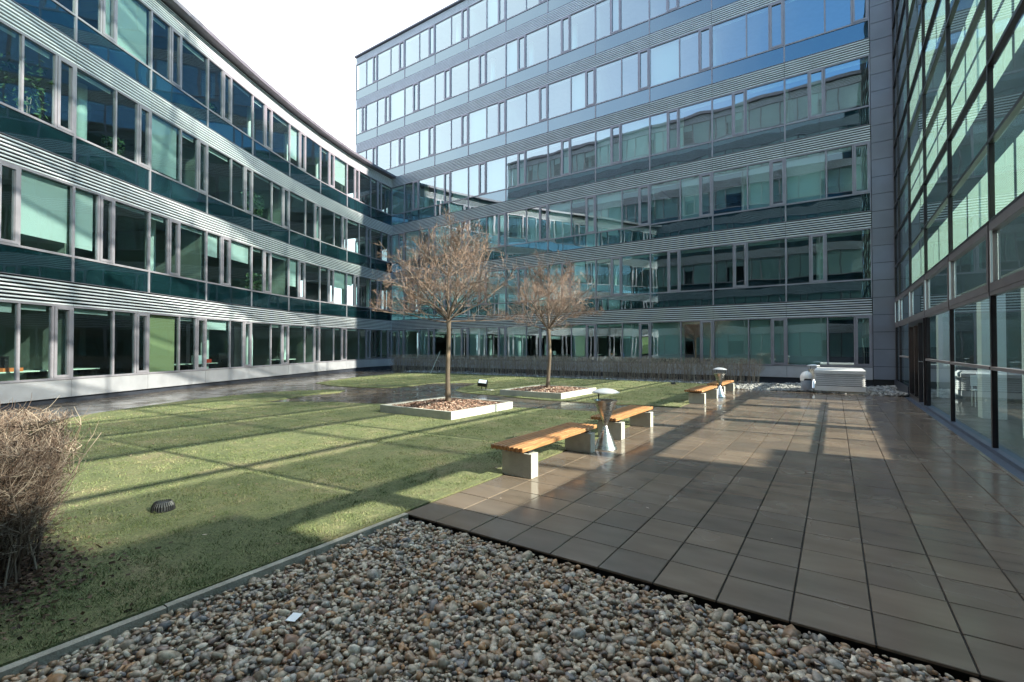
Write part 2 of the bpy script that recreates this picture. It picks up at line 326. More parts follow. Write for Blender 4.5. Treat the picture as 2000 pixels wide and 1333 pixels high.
for i in range(9):
    y0 = TY0-i*1.0; b.box((-3.465, y0-.994, -.11), (-3.41, y0, .004 if i % 2 else 0.0))
tag(b.build('kerb', M['kerb']), kind='structure')
b = MB(); b.box((-3.41, -5, -.119), (1.84, TY0+.01, -.085)); b.box((-3.3, TY1+.02, -.119), (2.0, 24.3, -.04)); b.box((-24.5, 22.2, -.09), (-3.3, 24.3, -.003)); tag(b.build('gravel_bed', M['soil']), kind='structure')

# pebbles (foreground) and pale gravel at the back
def ico():
    t = (1+5**.5)/2
    v = np.array([(-1, t, 0), (1, t, 0), (-1, -t, 0), (1, -t, 0), (0, -1, t), (0, 1, t), (0, -1, -t), (0, 1, -t), (t, 0, -1), (t, 0, 1), (-t, 0, -1), (-t, 0, 1)], float); v /= np.linalg.norm(v[0])
    f = np.array([(0, 11, 5), (0, 5, 1), (0, 1, 7), (0, 7, 10), (0, 10, 11), (1, 5, 9), (5, 11, 4), (11, 10, 2), (10, 7, 6), (7, 1, 8), (3, 9, 4), (3, 4, 2), (3, 2, 6), (3, 6, 8), (3, 8, 9), (4, 9, 5), (2, 4, 11), (6, 2, 10), (8, 6, 7), (9, 8, 1)])
    return v, f
def subdiv(v, f):
    v = list(map(tuple, v)); c = {}; nf = []
    def mid(a, b):
        k = (min(a, b), max(a, b))
        if k not in c:
            p = (np.array(v[a])+np.array(v[b]))/2; p /= np.linalg.norm(p); v.append(tuple(p)); c[k] = len(v)-1
        return c[k]
    for a, b_, d in f:
        x, y, z = mid(a, b_), mid(b_, d), mid(d, a); nf += [(a, x, z), (b_, y, x), (d, z, y), (x, y, z)]
    return np.array(v), np.array(nf)
I0 = ico(); I1 = subdiv(*I0)
def stones(name, pts, size, base, mt, kind='stuff', flat=(.45, .85), lump=.16):
    V0, F0 = base; n = len(pts); k = len(V0)
    s = size*np.exp(rng.normal(0, .36, n)); ax = np.stack([s*rng.uniform(.9, 1.45, n), s*rng.uniform(.7, 1.0, n), s*rng.uniform(*flat, n)], 1)
    V = V0[None]*(1+rng.normal(0, lump, (n, k, 1))*.6)
    a = rng.normal(0, 1, (n, 1, 3)); V = V*(1+lump*np.sin((V0[None]*a*2).sum(2, keepdims=True)))
    V = np.sign(V)*np.abs(V)**.92
    V = V*ax[:, None]
    th = rng.uniform(0, 2*np.pi, n); tl = rng.normal(0, .32, n); tm = rng.normal(0, .32, n)
    def rot(V, i, j, a):
        c, s_ = np.cos(a)[:, None], np.sin(a)[:, None]; x = V[:, :, i]*c-V[:, :, j]*s_; y = V[:, :, i]*s_+V[:, :, j]*c; V[:, :, i] = x; V[:, :, j] = y
    rot(V, 0, 2, tl); rot(V, 1, 2, tm); rot(V, 0, 1, th)
    V += pts[:, None]
    F = (F0[None]+(np.arange(n)*k)[:, None, None]).reshape(-1, 3)
    return npmesh(name, V.reshape(-1, 3), F, mt, True, kind)
def jit(x0, x1, y0, y1, sp, zf):
    X, Y = np.meshgrid(np.arange(x0, x1, sp), np.arange(y0, y1, sp)); X = X.ravel()+rng.uniform(-.5, .5, X.size)*sp*1.1; Y = Y.ravel()+rng.uniform(-.5, .5, Y.size)*sp*1.1
    return np.stack([X, Y, zf(len(X))], 1)
pp = np.concatenate([jit(-3.40, 1.9, .15, 3.2, .027, lambda n: rng.uniform(-.085, -.062, n)), jit(-3.40, 1.9, .15, 3.2, .0285, lambda n: rng.uniform(-.060, -.028, n))])
pp = pp[(pp[:, 1] > .15) & (pp[:, 1] < 3.215) & (pp[:, 0] > -3.40)]
pp = pp[pp[:, 1] > .45+(pp[:, 0]+3.3)*.67-.85]
stones('river_pebbles', pp, .0158, I1, M['pebble'])
pp = jit(-3.3, 1.98, 20.0, 24.25, .05, lambda n: rng.uniform(-.03, .03, n)+.02); pp[:, 2] += .05*np.sin(pp[:, 0]*2.1)*np.cos(pp[:, 1]*1.7)
stones('pale_gravel', pp, .034, I0, M['gravel'])
pp = jit(-24, -3.3, 22.25, 24.25, .085, lambda n: rng.uniform(-.01, .02, n))
stones('hedge_gravel', pp, .04, I0, M['gravel'])

# grass blades
PL = [(-9.3, 7.86, 2.33, 2.40), (-9.32, 12.95, 2.33, 2.60)]
def blades(name, poly, n, dens):
    xs = [p[0] for p in poly]; ys = [p[1] for p in poly]
    x = rng.uniform(min(xs), max(xs), n); y = rng.uniform(max(min(ys), -1), max(ys), n); keep = inpoly(x, y, poly)
    d = np.hypot(x, y); keep &= rng.uniform(0, 1, n) < dens(d)
    for (a, b_, w, l) in PL: keep &= ~((x > a) & (x < a+w) & (y > b_) & (y < b_+l))
    keep &= ~((((x+4.95)/.95)**2+((y-.66)/.45)**2) < rng.uniform(.1, 1.2, len(x)))
    bare = np.sin(x*1.7+np.sin(y*2.3))*np.sin(y*1.9+np.sin(x*1.3)*1.4)
    keep &= rng.uniform(0, 1, n) > .55*(bare > .55)
    x, y, d = x[keep], y[keep], d[keep]; n = len(x)
    th = rng.uniform(0, 2*np.pi, n); w = .0017+.00050*d; tuft = .75+.5*np.sin(x*9+2*np.sin(y*7))*np.sin(y*8+2*np.sin(x*6)); h = rng.uniform(.008, .028, n)*(1+.012*d)*tuft; ln = rng.normal(0, .014, (n, 2))
    V = np.zeros((n, 3, 3)); V[:, 0] = np.stack([x-np.cos(th)*w, y-np.sin(th)*w, np.full(n, .008)], 1); V[:, 1] = np.stack([x+np.cos(th)*w, y+np.sin(th)*w, np.full(n, .008)], 1)
    V[:, 2] = np.stack([x+ln[:, 0], y+ln[:, 1], .010+h], 1)
    return npmesh(name, V.reshape(-1, 3), np.arange(3*n).reshape(-1, 3), M['grass'], False, 'stuff')
blades('grass', front, 1100000, lambda d: np.clip(1.5*(3.2/d)**2.0, .05, 1))
blades('grass', far, 160000, lambda d: np.clip(9/d, .2, 1)*.9)

# ------------------------------------------------------------ office facades
LB, LT, WB, PB, ST = 2.957, 3.654, .795, .281, 3.591
def frame_fn(A, B, zoA=0, zoB=0):
    A = Vector((A[0], A[1], 0)); B = Vector((B[0], B[1], 0)); L = (B-A).length; e = (B-A)/L
    n = Vector((e.y, -e.x, 0))        # outward (into the court) when going left to right as seen
    def P(s, d, z):
        q = A+e*s+n*d; return (q.x, q.y, z+zoA+(zoB-zoA)*s/L)
    return P, L
def fbox(mb, P, s0, s1, d0, d1, z0, z1):
    mb.hexa([P(s0, d1, z0), P(s1, d1, z0), P(s1, d0, z0), P(s0, d0, z0), P(s0, d1, z1), P(s1, d1, z1), P(s1, d0, z1), P(s0, d0, z1)])
def slats(mb, P, L, z0, z1, n=7, g=.007):
    p = (z1-z0)/n
    for k in range(n):
        z = z0+k*p; t = .47*p
        a = [(.02, z), (.060, z+.006), (.066, z+t-.004), (.02, z+t+.004)]
        i = len(mb.v)
        for s in (g, L-g): mb.v += [P(s, d, zz) for d, zz in a]
        for q in ((0, 1, 2, 3), (7, 6, 5, 4), (0, 4, 5, 1), (1, 5, 6, 2), (2, 6, 7, 3), (3, 7, 4, 0)): mb.f.append(tuple(i+r for r in q)); mb.m.append(0)
def lights(pat): return ([(0, .50, 0), (.50, .805, 0), (.805, 1, 1)] if pat == 0 else [(0, .295, 0), (.295, .49, 1), (.49, 1, 0)])
def facade(root, nodes, storeys, detail=True, blinds=None, top=None, nslat=7, depth=6.0, gl='glass'):
    """nodes: list of (x,y,zoff) left to right as seen from the court"""
    bays = [frame_fn(nodes[i][:2], nodes[i+1][:2], nodes[i][2], nodes[i+1][2]) for i in range(len(nodes)-1)]
    merged = {k: MB() for k in ('window', 'pane', 'spandrel_panel', 'blind')}
    for r in range(storeys):
        z0 = WB+ST*r; z1 = LB+ST*r; zt = LT+ST*r; lv = MB(); bk = MB()
        for bi, (P, L) in enumerate(bays):
            pat = 0 if r % 2 == 0 else 1
            stub = L < 2.0
            li = [(0, 1, 0)] if stub else lights(pat)
            # louvre band
            if r < storeys-1 or top is None: slats(lv, P, L, z1, zt, nslat)
            else: slats(lv, P, L, z1, top, nslat if top-z1 > .6 else 5)
            fbox(bk, P, 0, L, -.14, -.035, z1-.0, (zt if r < storeys-1 else top))
            # window frame
            w = MB() if detail else merged['window']
            fbox(w, P, 0, .035, -.06, .045, z0, z1); fbox(w, P, L-.035, L, -.06, .045, z0, z1)
            fbox(w, P, .035, L-.035, -.06, .05, z0, z0+.06); fbox(w, P, .035, L-.035, -.06, .05, z1-.055, z1)
            for (a, b_, c) in li[:-1]: fbox(w, P, b_*L-.027, b_*L+.027, -.06, .042, z0+.06, z1-.055)
            pn = MB() if detail else merged['pane']
            for (a, b_, c) in li:
                s0 = a*L+.03; s1 = b_*L-.03
                if c: s0 += .07; s1 -= .07; q0, q1 = z0+.12, z1-.12
                else: q0, q1 = z0+.05, z1-.05
                pn.face([P(s0, 0.0, q0), P(s1, 0.0, q0), P(s1, 0.0, q1), P(s0, 0.0, q1)])
            if detail:
                wo = w.build('window', M['frame'], root); po = pn.build('pane', M[gl], wo, rel=root.location)
                cs = [q for q in li if q[2]]
                for (a, b_, c) in cs:
                    k = MB(); s0 = a*L+.036; s1 = b_*L-.036; q0 = z0+.063; q1 = z1-.058; t_ = .075
                    fbox(k, P, s0, s0+t_, -.05, .062, q0, q1); fbox(k, P, s1-t_, s1, -.05, .062, q0, q1); fbox(k, P, s0+t_, s1-t_, -.05, .062, q0, q0+t_); fbox(k, P, s0+t_, s1-t_, -.05, .062, q1-t_, q1)
                    k.build('casement', M['frame'], wo, rel=root.location)
            # blinds
            for j, (a, b_, c) in enumerate(li):
                drop, mt = blinds(r, bi, j) if blinds else (0.06, 'blind')
                kb = MB() if detail else merged['blind']
                if drop > 0:
                    s0 = a*L+.05; s1 = b_*L-.05; fbox(kb, P, s0, s1, -.135, -.13, z1-.06-drop*(z1-z0-.1), z1-.06)
                    if detail: kb.build('blind', M[mt], wo, rel=root.location)
            # spandrel glass
            if r > 0:
                sp = MB() if detail else merged['spandrel_panel']; y0 = LT+ST*(r-1); y1 = z0
                sp.k = 0; fbox(sp, P, .03, L-.03, -.05, .02, y0+.01, y1-.005)
                if detail:
                    so = sp.build('spandrel_panel', M['spandrel'], root)
                jb = MB() if detail else merged['window']
                fbox(jb, P, 0, .03, -.05, .045, y0, y1); fbox(jb, P, L-.03, L, -.05, .045, y0, y1); fbox(jb, P, .03, L-.03, -.05, .04, y0-.0, y0+.01)
                if detail: jb.build('spandrel_frame', M['frame'], so, rel=root.location)
        lv.build('louvre_band', M['slat'], root); bk.build('louvre_backing', M['black'], root)
    if not detail:
        for k, mt in (('window', 'frame'), ('pane', gl), ('spandrel_panel', 'spandrel'), ('blind', 'blind')):
            if merged[k].f: tag(merged[k].build(k, M[mt], root), kind='stuff')
    # plinth
    a = MB(); d = MB()
    for P, L in bays:
        fbox(a, P, .006, L/2-.004 if not detail else L-.006, -.05, .03, PB, WB-.012) if detail else fbox(a, P, .006, L-.006, -.05, .03, PB, WB-.012)
        fbox(d, P, 0, L, -.3, -.06, -.3, WB)
    a.build('plinth_panel', M['metal'] if detail else M['panel'], root); d.build('plinth_recess', M['plinth'], root)
    # inside: floors, back wall, partitions, columns
    fl = MB(); bw = MB(); pt = MB(); co = MB()
    for bi, (P, L) in enumerate(bays):
        for r in range(storeys+1):
            zz = .33+ST*r
            if r == storeys: zz = (top if top else LT+ST*(r-1))
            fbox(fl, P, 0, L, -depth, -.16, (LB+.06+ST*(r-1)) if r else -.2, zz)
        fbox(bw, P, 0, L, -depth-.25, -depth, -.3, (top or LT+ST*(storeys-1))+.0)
        for r in range(storeys):
            h = (bi*7+r*5) % 11
            if h in (0, 3, 6, 8): fbox(pt, P, .02, .12, -depth, -.25, .33+ST*r, LB+.06+ST*r)
            if h in (1, 5, 7, 9):
                q = P(L*.42, -1.0, .33+ST*r); co.tube([q, (q[0], q[1], LB+.06+ST*r+q[2]-.33-ST*r)], .17, 14, False)
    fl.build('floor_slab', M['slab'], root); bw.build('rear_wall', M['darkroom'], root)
    if pt.f: pt.build('partition_wall', M['room'], root)
    if co.f: co.build('column', M['column'], root, smooth=True)
    return bays
def copings(root, nodes, z0, z1, d0, d1, mt, nm='coping'):
    b = MB()
    for i in range(len(nodes)-1):
        P, L = frame_fn(nodes[i][:2], nodes[i+1][:2], nodes[i][2], nodes[i+1][2]); fbox(b, P, 0, L, d0, d1, z0, z1)
    return b.build(nm, M[mt], root)

# curved office wing on the left
cv = lambda y: 3.02373872e-04*y**3-3.35233849e-03*y*y-5.69662702e-01*y-16.1953543
zo = lambda y: -.12 if y < 13 else -.12+.10*min(1, (y-13)/9)
ys = [-5.6, -3.15, -.7, 1.78, 4.232, 6.56, 8.985, 11.514, 14.14, 16.793, 19.428, 22.013]
nl = [(cv(y), y, zo(y)) for y in ys]+[(-27.62, 24.4, -.02)]
rl = empty('office_building', (-22, 10, 0), 'curved four storey office wing sweeping along the left side of the lawn', 'building')
BL = {(0, 3, 0): (.12, 'blind'), (0, 5, 0): (1, 'curtain'), (0, 2, 0): (.9, 'curtain'), (0, 6, 0): (.2, 'blind'), (0, 8, 2): (.1, 'blind'), (0, 8, 0): (.05, 'blind'), (0, 7, 0): (0, 'blind'),
      (1, 3, 2): (.82, 'blind'), (1, 4, 0): (.85, 'blind'), (1, 6, 0): (.45, 'blind'), (1, 6, 2): (.4, 'blind'), (1, 8, 0): (.7, 'blind'), (1, 9, 2): (.5, 'blind'), (1, 10, 0): (.35, 'blind'),
      (2, 5, 0): (.93, 'blind'), (2, 1, 0): (.8, 'blind'), (2, 9, 2): (.6, 'blind'), (3, 4, 0): (.42, 'blind'), (3, 4, 1): (.95, 'blind'), (3, 4, 2): (.97, 'blind'), (3, 3, 2): (.3, 'blind'), (3, 8, 0): (.8, 'blind'), (3, 9, 2): (.7, 'blind')}
def bl_left(r, b_, j):
    if (r, b_, j) in BL: return BL[(r, b_, j)]
    return ((.07, 'blind'), (.045, 'blind'), (.06, 'blind'), (0, 'blind'))[(r*3+b_*5+j) % 4]
facade(rl, nl, 4, True, bl_left, top=14.36)
copings(rl, nl, 14.362, 14.52, -6, .46, 'coping')

# seven storey building across the back
BW = 3.06; XW = 1.28; YB = 24.4
xs = [-31.9]+[XW-BW*k for k in range(10, -1, -1)]
nb = [(x, YB, 0) for x in xs]
rb = empty('office_building', (-15, YB, 0), 'tall seven storey glass office building across the back of the courtyard', 'building')
def bl_back(r, b_, j):
    h = (r*17+b_*29+j*13) % 23
    if r == 0:
        if b_ >= 9: return (1.0, 'blind') if not (b_ == 10 and j == 2) and j != 1 or b_ == 9 else (.05, 'blind') if j == 1 else (.62, 'blind')
        return (.9, 'blind') if h < 10 else (.06, 'blind')
    if r in (1,): return (1.0, 'blind') if h in (3, 7) else (.07, 'blind')
    if r in (2, 3): return (1.0, 'blind') if h < 10 else (.08, 'blind')
    return (.95, 'blind') if h < 3 else (.05, 'blind')
facade(rb, nb, 7, True, bl_back, top=25.03, gl='glass_coated')
copings(rb, nb, 25.032, 25.14, -6, .22, 'coping')
for k in range(9):
    b = MB(); x = -31.2+k*2.9; b.tube([(x, 24.5, 25.1), (x, 24.5, 25.95)], .012, 5); b.build('lightning_rod', M['metal'], rb)
# grey panelled pier at the right end
b = MB(); z = .125; zz = [.30]+[.83+.706*k for k in range(0, 45)]
for a, c in zip(zz[:-1], zz[1:]): b.box((XW+.02, YB-.06, a+.009), (2.035, YB+.2, c-.009))
b.build('cladding_panel', M['panel'], rb)
b = MB(); b.box((XW+.01, YB-.02, -.2), (2.05, YB+.25, 31)); b.box((XW, YB+.1, -.2), (16, YB+6, 33)); b.build('pier_and_shade_block', M['joint'], rb)  # second box is an unseen block, made tall to shade the curved wing's end
b = MB(); b.box((-32, YB+6, -.2), (XW, YB+6.4, 25.1)); b.box((-32.1, YB+.4, -.2), (-31.95, YB+6.4, 25.1)); b.build('end_wall', M['panel'], rb)

# building behind the viewpoint, mirrored in the glass across the court
nr = [(2.0-BW*k, -1.3, 0) for k in range(0, 13)]
rr = empty('office_building', (-16, -1.3, 0), 'office building behind the viewpoint, seen only as a reflection in the glass facade', 'building')
facade(rr, nr, 7, False, lambda r, b_, j: (1, 'blind') if (r*5+b_*3+j*7) % 5 < 4 else (.3, 'blind'), top=25.03, depth=3.5)
copings(rr, nr, 25.032, 25.3, -3.5, .25, 'coping')

# ------------------------------------------------------------ glass hall on the right
HX = 2.04
rh = empty('glass_hall', (HX, 10, 0), 'tall glass curtain wall building with dark frames along the right of the terrace', 'building')
yj = [24.28, 22.96, 19.92, 16.74, 13.47, 10.3, 7.12, 3.94, .76, -2.4, -5.0]
zr = [.05, 2.44, 3.56, 4.82, 6.03, 7.24, 8.44]+[8.44+1.203*k for k in range(1, 16)]
mu = MB()
for i, y in enumerate(yj):
    b = MB(); w = .035; b.box((HX-.035, y-w, -.1), (HX+.03, y+w, 27)); b.build('mullion', M['hallframe'], rh)
for z in zr[1:]:
    b = MB(); h = .06 if z > 4 else .06
    for i in range(len(yj)-1): b.box((HX-.04, yj[i+1]+.04, z-h*.55), (HX+.06, yj[i]-.04, z+h*.45))
    b.build('transom', M['hallframe'] if z > 3 else M['opening'], rh)
b = MB(); b.box((HX-.06, -5, -.1), (HX+.15, 24.3, .05)); b.build('sill', M['channel'], rh)
b = MB(); b.box((HX-.09, 20.0, -.1), (HX-.06, 24.3, .34)); b.build('base_flashing', M['plinth'], rh)
other = MB(); osc = MB()
for i in range(len(yj)-1):
    y1, y0 = yj[i]-.04, yj[i+1]+.04
    for r in range(len(zr)-1):
        z0, z1 = zr[r]+.05, zr[r+1]-.05
        vis = i <= 5 and zr[r] < 2.6+.77*(.826*yj[i]-1.15)
        door = (r == 0 and i == 2)
        if not door:
            k = MB() if vis else other; k.face([(HX, y1+.02, z0-.03), (HX, y0-.02, z0-.03), (HX, y0-.02, z1+.03), (HX, y1+.02, z1+.03)])
            if vis: po = k.build('glass_pane', M['glass_hall'], rh)
        if r == 1:
            k = MB(); t_ = .13; q0 = z0-.02; q1 = z1+.02
            k.box((HX-.045, y0, q0), (HX+.06, y0+.10, q1)); k.box((HX-.045, y1-.10, q0), (HX+.06, y1, q1)); k.box((HX-.045, y0+.10, q0), (HX+.06, y1-.10, q0+t_)); k.box((HX-.045, y0+.10, q1-t_), (HX+.06, y1-.10, q1))
            k.build('opening_frame', M['opening'], rh)
            k = MB(); k.box((HX-.055, y1-.125, q0+t_), (HX-.03, y1-.10, q1-t_)); k.build('gasket', M['column'], rh)
        if r == 0 and not door and i > 0:
            k = MB(); k.box((HX-.05, y0, 1.255), (HX+.05, y1, 1.305)); k.build('rail', M['opening'], rh)
        if r >= 2 and r % 3 != 0:
            k = MB() if vis else osc
            kk = MB(); (kk if vis else osc).box((HX+.26, y0+.03, z0), (HX+.265, y1-.03, z1))
            if vis: kk.build('screen', M['screen'], po, rel=rh.location)
other.build('glazing', M['glass_hall'], rh)['kind'] = 'stuff'; osc.build('screens', M['screen'], rh)['kind'] = 'stuff'
# double door
d = MB(); y1, y0 = yj[2]-.045, yj[3]+.045; ym = 17.75
d.box((HX-.07, ym-.04, .05), (HX+.07, ym+.04, 2.4)); d.box((HX-.07, y0, .05), (HX+.07, y0+.09, 2.4)); d.box((HX-.07, y1-.09, .05), (HX+.07, y1, 2.4)); d.box((HX-.07, ym+.04, 2.25), (HX+.07, y1-.09, 2.4)); d.box((HX-.07, y0+.09, 2.3), (HX+.07, ym-.04, 2.4)); d.box((HX-.065, ym+.04, .05), (HX+.065, y1-.09, .14)); d.box((HX-.05, 18.75, .14), (HX+.05, 18.8, 2.25))
do = d.build('door', M['hallframe'], rh)
d = MB(); d.face([(HX, y0+.09, .05), (HX, ym-.04, .05), (HX, ym-.04, 2.3), (HX, y0+.09, 2.3)]); d.face([(HX, ym+.04, .14), (HX, y1-.09, .14), (HX, y1-.09, 2.25), (HX, ym+.04, 2.25)]); d.build('pane', M['glass_hall'], do, rel=rh.location)
d = MB(); d.box((HX+.05, ym+.05, .14), (HX+.06, y1-.1, 2.25)); d.build('door_film', M['film'], do, rel=rh.location)
d = MB(); d.tube([(HX-.07, 16.95, 1.22), (HX-.13, 16.95, 1.22), (HX-.13, 17.12, 1.22)], .012, 8); d.build('handle', M['steel'], do, rel=rh.location)
# structure inside
b = MB(); b.box((HX+.16, -5, -.1), (14, 24.3, .0)); b.build('hall_floor', M['halltile'], rh)
for y, x in ((20.5, 2.95), (15.1, 2.95), (11.9, 2.95)):
    b = MB(); b.box((x-.2, y-.2, 0), (x+.2, y+.2, 2.93)); b.build('column', M['column'], rh)
b = MB(); b.face([(HX, -5, 26.9), (14, -5, 26.9), (14, 24.3, 26.9), (HX, 24.3, 26.9)]); b.build('roof_glazing', M['glass_hall'], rh)
for k in range(5): b = MB(); b.box((HX+.1, -4+k*7-.06, 26.6), (14, -4+k*7+.06, 26.88)); b.build('roof_beam', M['hallframe'], rh)
b = MB(); b.box((9.0, -5, 0), (9.3, 2.4, 8.05)); b.box((9.0, 2.4, 0), (9.3, 3.5, 7.7)); b.box((9.0, 3.5, 0), (9.3, 4.6, 7.0)); b.box((9.0, 4.6, 0), (9.3, 8.0, 6.4)); b.box((9.0, 8.0, 0), (9.3, 9.4, 5.5)); b.box((9.0, 9.4, 0), (9.3, 23.9, 3.3)); b.build('shade_wall', M['darkroom'], rh)  # added: steps shade terrace, gravel and near lawn; low stretch darkens the view in
b = MB(); b.box((2.85, -1, 2.93), (3.05, 23.9, 3.08)); b.build('edge_beam', M['slab'], rh)
b = MB(); b.box((HX+.2, 23.9, 0), (14, 24.2, 26.5)); b.build('end_wall', M['darkroom'], rh)
b = MB(); b.box((HX+.2, -5.2, 0), (14, -5.0, 26.5)); b.build('end_wall', M['darkroom'], rh)
for i, y in enumerate(yj[::2]):
    b = MB(); b.box((13.9, y-.06, 0), (14.1, y+.06, 27)); b.build('far_mullion', M['hallframe'], rh)
# gallery with balustrade inside (seen through the clear panes)
b = MB(); b.box((6.2, 8.9, 2.9), (9.2, 23.9, 3.1)); b.build('gallery', M['slab'], rh)

# ------------------------------------------------------------ hedge against the back building
def sticks(mb, n, fn, r0, r1, k=3):
    for i in range(n):
        p, r = fn(i); mb.tube(p, [r0+(r1-r0)*q/(len(p)-1) for q in range(len(p))] if r is None else r, k, False)
b = MB()
def hst(i):
    x = random.uniform(-25.8, -2.7); y = random.gauss(22.95, .16); h = random.uniform(.9, 1.2)+.04*math.sin(x*1.3); a = random.uniform(-.16, .16); c = random.uniform(-.16, .16)
    return [(x, y, 0), (x+a*.4, y+c*.4, h*.5), (x+a, y+c, h)], [.008, .006, .003]
sticks(b, 1500, hst, 0, 0)
def hst2(i):
    x = random.uniform(-25.9, -2.6); y = random.gauss(22.95, .2); z = random.uniform(.5, 1.05) if random.random() < .8 else random.uniform(.15, .6); l = random.uniform(.12, .3); a = random.uniform(-1, 1)*l; c = random.uniform(-.6, .6)*l
    return [(x, y, z), (x+a, y+c, min(1.15, z+l*.8))], [.0045, .003]
sticks(b, 8500, hst2, 0, 0)
ho = b.build('hedge', M['hedgetwig']); tag(ho, 'long clipped leafless hedge running along the foot of the back building', 'hedge')

# ------------------------------------------------------------ trees
def tree(cx, cy, zb, zh, ztop, rad, seed, label, lean=0):
    rn = random.Random(seed); root = empty('tree', (cx, cy, zb), label, 'tree', 'leafless trees in square planters')
    t_ = MB(); n = 9; pts = []; rr_ = []
    for i in range(n+1):
        q = i/n; pts.append((cx+.03*math.sin(q*5+seed)+lean*q, cy+.02*math.sin(q*4), zb-.05+(zh-zb+.05)*q)); rr_.append(.060-.010*q+(.02*(1-q)**6)+(.012*max(0, q-.88)/.12))
    t_.tube(pts, rr_, 14); to = t_.build('trunk', M['bark'], root, smooth=True)
    hx, hy = pts[-1][0], pts[-1][1]
    lb = MB(); tw = MB()
    def branch(p, d, l, r, lev, up):
        N = 5 if lev < 2 else (3 if lev == 2 else 2); P = [Vector(p)]; d = d.normalized()
        for i in range(N):
            d = (d+Vector((rn.gauss(0, .17), rn.gauss(0, .17), rn.gauss(0, .14)+up))).normalized(); d.z = max(d.z, .05) if P[-1].z < zh+.5 else d.z; P.append(P[-1]+d*l/N)
        (lb if lev < 2 else tw).tube(P, [max(r*(1-.62*i/N), (.0050, .0032, .0021, .0016)[lev]) for i in range(N+1)], 6 if lev == 0 else (4 if lev == 1 else 3), False)
        return P, d
    def grow(p, d, l, r, lev, up):
        P, dd = branch(p, d, l, r, lev, up)
        if lev == 3: return
        cnt = (10, 8, 5)[lev]
        for k in range(cnt):
            q = .25+.75*(k+rn.random())/cnt; i = min(int(q*(len(P)-1)), len(P)-2); f = q*(len(P)-1)-i; s = P[i].lerp(P[i+1], f); ax = (P[i+1]-P[i]).normalized()
            side = ax.cross(Vector((rn.gauss(0, 1), rn.gauss(0, 1), rn.gauss(0, 1)))).normalized(); nd = (ax*.75+side*rn.uniform(.55, 1.25)+Vector((0, 0, .10))).normalized()
            c = Vector((cx, cy, zh+.25*(ztop-zh))); 
            nl_ = l*(.44, .44, .52)[lev]*rn.uniform(.7, 1.2)*(1.15-.5*q)
            e = s+nd*nl_; ex = math.hypot(e.x-cx, e.y-cy)/rad; ez = (e.z-(zh+.15))/(ztop-zh-.15)
            if ex*ex+max(0, ez)**2 > 1.12: nl_ *= .45
            grow(s, nd, nl_, r*.42 if lev == 0 else r*.45, lev+1, up*.8+.03)
    K = 21
    for k in range(K):
        a = k*2.399+rn.uniform(-.25, .25); inc = (.10+.9*((k+.5)/K))
        el = R(78-68*inc**.85+rn.uniform(-5, 5)); reach = rad*math.cos(el)+(ztop-zh)*math.sin(el)*.92
        d = Vector((math.cos(a)*math.cos(el), math.sin(a)*math.cos(el), math.sin(el)))
        grow((hx, hy, zh-.06+rn.uniform(0, .12)), d, reach*.80*rn.uniform(.85, 1.08), .0170*rn.uniform(.8, 1.15), 0, .015)
    # leader with a second whorl
    L0 = zh+(ztop-zh)*.42; lb.tube([(hx, hy, zh-.05), (hx-.02, hy, (zh+L0)/2), (hx-.03, hy+.02, L0)], [.034, .028, .021], 7, False)
    for k in range(7):
        a = k*2.399+.7; el = R(rn.uniform(28, 75)); d = Vector((math.cos(a)*math.cos(el), math.sin(a)*math.cos(el), math.sin(el)))
        grow((hx-.03, hy+.02, L0-.03), d, (ztop-L0)*rn.uniform(.62, .85), .018, 0, .05)
    co = tw.build('crown', M['twig'], root); lb.build('limbs', M['limb'], root)
    return root
tree(-8.13, 9.05, .24, 2.30, 5.05, 1.98, 3, 'larger bare tree with a broad crown in the nearer square planter')
tree(-8.1, 14.1, .24, 2.22, 4.85, 1.82, 11, 'smaller bare tree in the farther square planter, close to the hedge', .03)
